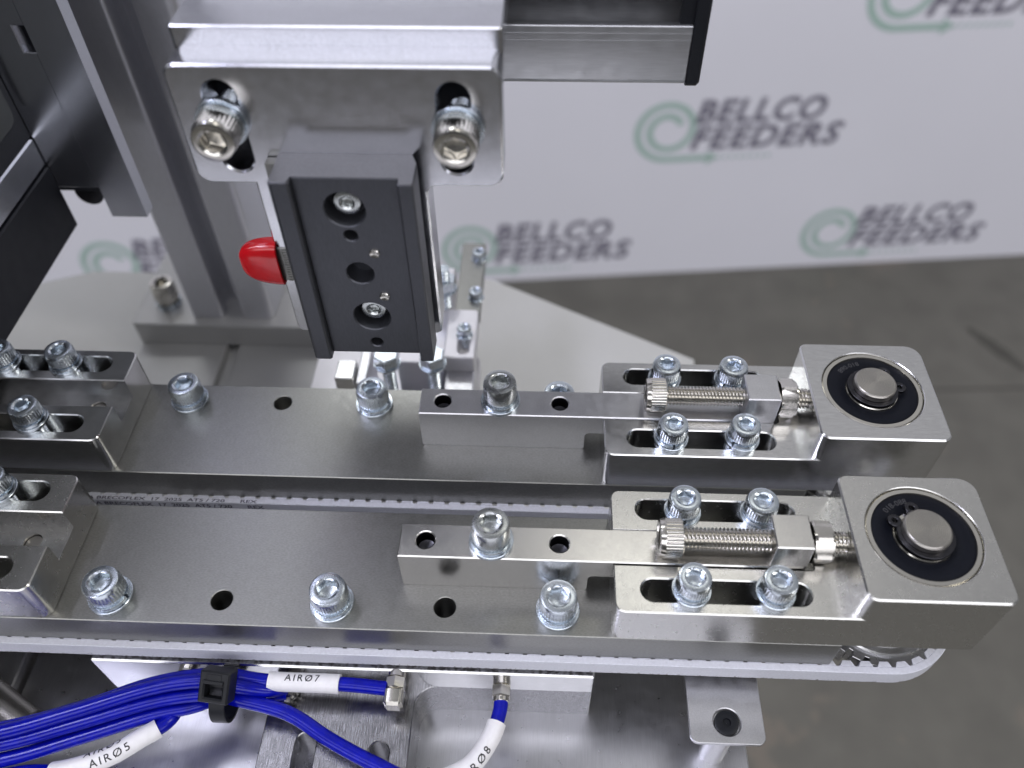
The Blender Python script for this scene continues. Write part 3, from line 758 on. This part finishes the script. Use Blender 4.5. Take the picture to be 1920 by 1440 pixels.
# sensor bracket on the right
sb = thing('sensor_bracket', 'bent metal sheet bracket with a black screw at lower right', 'bracket', (168.6, -8, -40))
g = Geo(); prism(g, rrect(158.6, -18.3, 178.8, 6, (2.2, 2.2, 0, 0)), [circ(168.9, -12.6, 3.7, 36)], -24.4, -22.9, .15, .15, ch=.25); put('flange', g, M['bead'], sb)
g = Geo(); lathe(g, [(.05, -.9), (1.0, -.9), (1.15, -.2), (2.4, -.05), (3.3, -.4), (3.35, -1.6)], 36, mtx=Matrix.Translation((168.9, -12.6, -22.9)), cap0=False); put('black_screw', g, M['blackplastic'], sb)
g = Geo(); lathe(g, [(3.6, -48), (3.6, -24.5)], 32, mtx=Matrix.Translation((168.9, -12.6, 0))); put('spacer', g, M['bead'], sb)

# ------------------------------------------------------------------ air hoses
def crom(pts, per=14):
    P = [Vector(p) for p in pts]; P = [P[0] * 2 - P[1]] + P + [P[-1] * 2 - P[-2]]; out = []
    for i in range(1, len(P) - 2):
        for k in range(per):
            t = k / per; a, b, c, d = P[i - 1:i + 3]
            out.append(.5 * ((2 * b) + (c - a) * t + (2 * a - 5 * b + 4 * c - d) * t * t + (3 * b - a - 3 * c + d) * t ** 3))
    out.append(P[-2]); return out
class Path:
    def __init__(s, pts):
        s.p = crom(pts); s.s = [0]
        for i in range(1, len(s.p)): s.s.append(s.s[-1] + (s.p[i] - s.p[i - 1]).length)
        s.L = s.s[-1]
    def at(s, d):
        d = max(0, min(s.L - 1e-6, d)); i = 0
        while i < len(s.s) - 2 and s.s[i + 1] < d: i += 1
        f = (d - s.s[i]) / max(1e-9, s.s[i + 1] - s.s[i]); p = s.p[i].lerp(s.p[i + 1], f)
        a = s.p[max(0, i - 1)]; b = s.p[min(len(s.p) - 1, i + 2)]; T = (b - a).normalized()
        up = Vector((-.0, -.45, .89)); n1 = (up - T * up.dot(T)).normalized(); n2 = T.cross(n1)
        return p, T, n1, n2
def sweep(g, path, d0, d1, r, n=20, step=1.2, caps=True, rfun=None):
    cnt = max(2, int((d1 - d0) / step)); V = []; F = []
    for i in range(cnt + 1):
        d = d0 + (d1 - d0) * i / cnt; p, T, a, b = path.at(d); rr = r if rfun is None else rfun((d - d0) / (d1 - d0)) * r
        for k in range(n): t = 2 * PI * k / n; V.append(p + a * (rr * math.cos(t)) + b * (rr * math.sin(t)))
    for i in range(cnt):
        for k in range(n): F.append((i * n + k, i * n + (k + 1) % n, (i + 1) * n + (k + 1) % n, (i + 1) * n + k))
    if caps: F.append(tuple(range(n))[::-1]); F.append(tuple(cnt * n + k for k in range(n)))
    g.add(V, F); return g
def hose(pts, label, r=2.0, sleeve=None, rs=2.65, texts=()):
    P = Path(pts); t = thing('air_hose', label, 'air hose', pts[-1], 'blue air hoses')
    g = Geo(); sweep(g, P, 0, P.L, r); put('hose_tube', g.mesh('hose_tube', 50), M['tube'], t)
    if sleeve:
        g = Geo(); sweep(g, P, sleeve[0], sleeve[1], rs, 28, 1.0)
        so = put('label_sleeve', g.mesh('label_sleeve', 50), M['sleeve'], t)
        for (s, d, ang, size, flip) in texts:
            tv, tf = text_mesh(s, size, .022, spacing=1.35, sub=1); wdt = max(v[0] for v in tv)
            V = []
            for x, y in tv:
                dd = d + (-x if flip else x); p, T, a, b = P.at(dd); th = ang + ((y - size / 2) / rs) * (1 if flip else -1)
                V.append(p + a * ((rs + .08) * math.cos(th)) + b * ((rs + .08) * math.sin(th)))
            g = Geo(); g.add(V, tf); me = g.mesh('printed_text', smooth=False); me.materials.append(M['print'])
            c = bpy.data.objects.new('printed_text', me); COL.objects.link(c); c.parent = so
    return P, t
HZ = -21.5
# AIR07: from left bundle to the elbow fitting
hose([(-60, -27, -26), (-28.5, -21.0, -24), (-9.5, -15.6, -22.5), (10.5, -8.8, -20), (27.8, -6.4, -18.5), (41.8, -6.5, HZ), (61.8, -6.6, HZ), (75.0, -7.2, HZ - .5)],
     'blue hose with white sleeve reading AIR07, running to the elbow fitting', sleeve=(105.0, 125.2), texts=(('AIRØ7', 110.0, -.62, 2.0, False),))
# AIR08: loops below the frame and comes back to the straight fitting
hose([(-60, -31, -26), (-28.5, -25.2, -24.5), (-9, -19.5, -23), (11, -13.0, -22), (26, -10.4, -22), (33.5, -11.6, -22), (48.5, -14.6, -23), (61.4, -21.0, -24), (73.8, -26.2, -25), (87, -30.4, -25.5), (98.6, -26.6, -25), (104.4, -19.0, -25), (106.8, -11.5, -25), (107, -7.5, -25)],
     'blue hose with white sleeve reading AIR08, curving up to the straight fitting', sleeve=(152.5, 180.5), texts=(('AIRØ8', 163, .25, 2.1, False),))
hose([(-60, -40, -34), (-26, -31.5, -30), (-11.5, -30.5, -28), (.5, -26.8, -27), (8.5, -21.6, -26.5), (14.5, -16.5, -27), (15.5, -10, -28.5), (16.4, -6.5, -26)],
     'blue hose with white sleeve reading AIR05, below the bundle at lower left', sleeve=(48.0, 77), texts=(('AIRØ5', 59.0, .05, 2.15, False), ('AIRØ5', 57.5, -1.2, 2.15, False)))
hose([(-60, -28.5, -30), (-28.5, -23.5, -28), (-9, -17.8, -26.5), (11, -11.5, -25.6), (26, -8.6, -25.5), (38, -9.2, -25.7), (46, -8.0, -26.3)],
     'plain blue hose in the middle of the bundle, ending behind the tie', r=2.0)
hose([(-60, -29.8, -22), (-28.5, -23.4, -20.8), (-9.5, -17.6, -19.5), (10.5, -11.0, -18.0), (24, -8.6, -17.6), (33.0, -9.2, -18.6), (41, -9.0, -22), (45.6, -7.0, -25.5)],
     'plain blue hose on top of the bundle, crossing under the cable tie')
hose([(-60, -34, -30), (-28.5, -28.0, -28.6), (-9, -21.8, -27.4), (10, -15.4, -26), (20, -12.6, -26.5), (24, -9.5, -28), (20, -6.4, -27)],
     'plain blue hose lowest in the bundle left of the tie')
# cable tie
ct = thing('cable_tie', 'black cable tie clamping the bundle of blue hoses', 'cable tie', (30, -10, -22))
tm_ = Matrix.Translation((30.4, -9.8, -15.6)) @ Matrix.Rotation(math.radians(-6), 4, 'Z') @ Matrix.Rotation(math.radians(38), 4, 'X')
g = Geo(); prism(g, rrect(-4.2, -4.3, 4.2, 4.3, .4, 3), [rrect(-2.6, -2.9, 2.4, .6, .2, 2)], -1, 4.2, .45, .2, mtx=tm_)
g.add(*(lambda q: (q.v, q.f))(box(Geo(), -2.9, .9, 3.9, 2.7, 1.9, 4.7, .15)), tm_)
g.add(*(lambda q: (q.v, q.f))(box(Geo(), -2.6, -2.9, .2, 2.4, .6, .6, .05)), tm_)
g.add(*(lambda q: (q.v, q.f))(box(Geo(), -2.2, 1.2, 2.0, 2.0, 3.6, 4.35, .15)), tm_)
put('tie_head', g, M['blackplastic'], ct)
g = Geo(); V = []; F = []; nn = 60
for i in range(nn):
    a = 2 * PI * i / nn
    for (dx, rr) in ((-2.1, 0), (2.1, 0), (2.1, .9), (-2.1, .9)):
        ry, rz = 6.6 + rr, 6.0 + rr
        V.append((30.2 + dx, -10.2 + ry * math.cos(a), -22.6 + rz * math.sin(a)))
for i in range(nn):
    j = (i + 1) % nn
    for q in range(4): F.append((i * 4 + q, j * 4 + q, j * 4 + (q + 1) % 4, i * 4 + (q + 1) % 4))
g.add(V, F); put('strap', g.mesh('strap', 40), M['blackplastic'], ct)

# fittings
def hexbar(g, mtx, af, z0, z1):
    pts = [(af / 2 / math.cos(PI / 6) * math.cos(PI / 6 + k * PI / 3), af / 2 / math.cos(PI / 6) * math.sin(PI / 6 + k * PI / 3)) for k in range(6)]
    prism(g, pts, (), z0, z1, .35, .35, mtx=mtx)
FITG = 'hose fittings on the manifold'
def fitting(x, z, label, elbow=False):
    t = thing('hose_fitting', label, 'hose fitting', (x, -3, z), FITG)
    A = axis_mtx((x, -3.0, z), (0, -1, 0)); g = Geo()
    lathe(g, [(2.5, -.5), (2.5, 1.1)], 28, mtx=A); hexbar(g, A, 5.0, 1.1, 4.6)
    if not elbow: lathe(g, [(2.2, 4.6), (2.2, 5.6), (1.6, 6.2), (1.6, 7.5)], 28, mtx=A)
    put('fitting_body', g, M['nickel'], t)
    if elbow:
        g = Geo(); prism(g, rrect(-2.6, -3.2, 2.6, 2.4, 1.0, 4), (), 4.6, 9.4, .8, .4, mtx=A)
        hexbar(g, axis_mtx((x, -7.2, z - 2.8), (-.05, -.25, -1)), 4.6, 0, 2.6)
        put('elbow', g, M['nickel'], t)
    return t
fitting(107, -25, 'straight nickel hose fitting with the AIR08 hose')
fitting(77.4, -22, 'nickel elbow fitting at the end of the AIR07 hose', True)
fitting(16.8, -24, 'nickel hose fitting half hidden left of the black cable tie')
fitting(46.3, -27.6, 'nickel hose fitting peeping out below the AIR07 sleeve')

# ------------------------------------------------------------------ small parts behind the rear rail
cm = thing('stepped_mount', 'pale stepped mounting plate with a slotted ear behind the rear rail', 'mount', (80, 140, -60))
g = Geo(); prism(g, rpoly([(20, 84.5, 0), (77, 84.5, 0), (77, 112, 0), (90.0, 112, 0), (90.0, 146, 2), (70, 180, 0), (20, 180, 0)]), (), -60, -52, .4, .2)
put('mount_plate', g, M['lav'], cm)
g = Geo(); prism(g, rrect(78.6, 119.5, 90.6, 146, (1, 1, 2, 1)), [slotv(86, 121.5, 131, 4.2)], -30, -22, .5, .2); put('slotted_ear', g, M['lav'], cm)
bolt(cm, 86, 131.6, -22, 'M3')
g = Geo(); box(g, 79.2, 105, -52, 90.4, 128, -30.1, .5); put('ear_block', g, M['bead'], cm)
g = Geo(); box(g, 60.0, 122, -54, 78.2, 178, -28, .5); put('rear_block', g, M['lav'], cm)
g = Geo(); box(g, 80.2, 150, -34, 90.4, 194, -27.5, .3); put('rear_strip', g, M['rail'], cm)
bolt(cm, 88.4, 158.5, -27.5, 'M3'); bolt(cm, 88.0, 183.5, -27.5, 'M3')
for i, (x, y, lab) in enumerate(((58.6, 113.5, 'zinc adjusting bolt with exposed thread under the slide, the left one'), (75.6, 113.8, 'zinc adjusting bolt with exposed thread under the slide, the right one'), (76.6, 152.0, 'zinc bolt half hidden at the right edge of the black slide'))):
    t = thing('adjusting_bolt', lab, 'bolt', (x, y, -52), 'adjusting bolts under the slide')
    zt = -19 if i < 2 else -16
    g = Geo(); hexbar(g, Matrix.Translation((x, y, 0)), 8.5, zt, zt + 5); put('hex_head', g, M['zinc'], t)
    g = Geo(); lathe(g, [(2.6, zt - .9), (5.0, zt - .9), (5.1, zt - .5), (5, zt - .05), (2.6, zt - .05)], 36, mtx=Matrix.Translation((x, y, 0)), closed=True); put('washer', g, M['zinc'], t)
    put('threaded_rod', thread_mesh(2.5, 33 if i < 2 else 20, .8, n=24), M['zinc'], t, (x, y, -52 if i < 2 else -26))
lb = thing('small_angle_block', 'small stepped metal block under the left foot of the black slide', 'block', (44, 106, -30))
g = Geo(); box(g, 40.6, 103.5, -50, 47.6, 113, -17.5, .5, .6); put('upper_block', g, M['mill'], lb)
g = Geo(); box(g, 47.8, 104, -50, 51.6, 122, -20.5, .4); put('side_block', g, M['bead'], lb)

# ------------------------------------------------------------------ printed banner wall behind
ax = math.radians(5.924); E = Vector((math.cos(ax), math.sin(ax), 0)); Nn = Vector((-math.sin(ax), math.cos(ax), 0)); O = Vector((13.6, 1253, 0))
def bw(s, z, d=0): return O + E * s - Nn * d + Vector((0, 0, z))
bn = thing('banner_wall', 'white banner wall printed with rows of grey and green feeder logos', 'banner', tuple(bw(300, -999)))
g = Geo(); V = [bw(-1900, -999), bw(2300, -999), bw(2300, 900), bw(-1900, 900), bw(-1900, -999, -30), bw(2300, -999, -30), bw(2300, 900, -30), bw(-1900, 900, -30)]
g.add(V, [(0, 1, 2, 3), (4, 5, 6, 7), (0, 1, 5, 4), (1, 2, 6, 5), (2, 3, 7, 6), (3, 0, 4, 7)]); put('banner_sheet', g, M['banner'], bn)
def ribbon(pts, wd):
    V = []; F = []
    for i, (x, y) in enumerate(pts):
        a = Vector(pts[max(0, i - 1)]); b = Vector(pts[min(len(pts) - 1, i + 1)]); t = (b - a).normalized(); n = Vector((-t.y, t.x)) * wd / 2
        V += [(x + n.x, y + n.y), (x - n.x, y - n.y)]
    for i in range(len(pts) - 1): F.append((2 * i, 2 * i + 1, 2 * i + 3, 2 * i + 2))
    return V, F
# spiral: inner hook, winding out to the arrow
sp = []
for k in range(81):
    a = math.radians(20 + 610 * k / 80); r = 24 + 37 * (k / 80) ** 1.15
    sp.append((r * math.cos(a), r * math.sin(a)))
sp = [p for p in sp]
SP = []
for k in range(91):
    t_ = k / 90; a = math.radians(25 + 605 * t_); r = 25 + 38 * t_
    SP.append((r * math.cos(a), r * math.sin(a)))
# a at end = 630 deg (straight down)
ex, ey = SP[-1]
SP += [(ex + 12 * i, ey) for i in range(1, 8)]
sv, sf = ribbon(SP, 12.5)
k = len(sv); tx = SP[-1][0]; sv += [(tx - 2, ey + 15), (tx - 2, ey - 15), (tx + 20, ey)]; sf.append((k, k + 1, k + 2))
L1 = text_mesh('BELLCO', 50, 2.4, .22, 1.12); L2 = text_mesh('FEEDERS', 50, 2.4, .22, 1.12)
def fit(tm, x0, x1, y0, h):
    xs = [v[0] for v in tm[0]]; ys = [v[1] for v in tm[0]]; a, b = min(xs), max(xs); c, d = min(ys), max(ys)
    return [(x0 + (x - a) / (b - a) * (x1 - x0), y0 + (y - c) / (d - c) * h) for x, y in tm[0]], tm[1]
l1 = fit(L1, 48, 290, 10, 50); l2 = fit(L2, 46, 335, -45, 50)
dots = ([], [])
for i in range(8):
    k = len(dots[0]); c = circ(104 + i * 14, ey, 4.2, 10); dots[0].extend(c); dots[1].append(tuple(range(k, k + 10)))
def lm(vf, name, mt, d):
    g = Geo(); g.add([E * x - Nn * d + Vector((0, 0, y)) for x, y in vf[0]], vf[1]); me = g.mesh(name, smooth=False); me.materials.append(mt); return me
ms, m1, m2, m3 = lm((sv, sf), 'spiral_mark', M['logo_green'], 1.0), lm(l1, 'upper_lettering', M['logo_grey'], 1.3), lm(l2, 'lower_lettering', M['logo_grey'], 1.3), lm(dots, 'dot_row', M['logo_green2'], 1.0)
for (s, z) in ((331, -646), (-47, -905), (713, -905), (699, -404), (-47, -404), (-784, -899), (-416, -646), (1135, -646), (1450, -404), (1463, -905), (-784, -404)):
    o = put('spiral_mark', ms, None, bn, tuple(bw(s, z)))
    for nm, me in (('upper_lettering', m1), ('lower_lettering', m2), ('dot_row', m3)):
        c = bpy.data.objects.new(nm, me); COL.objects.link(c); c.parent = o
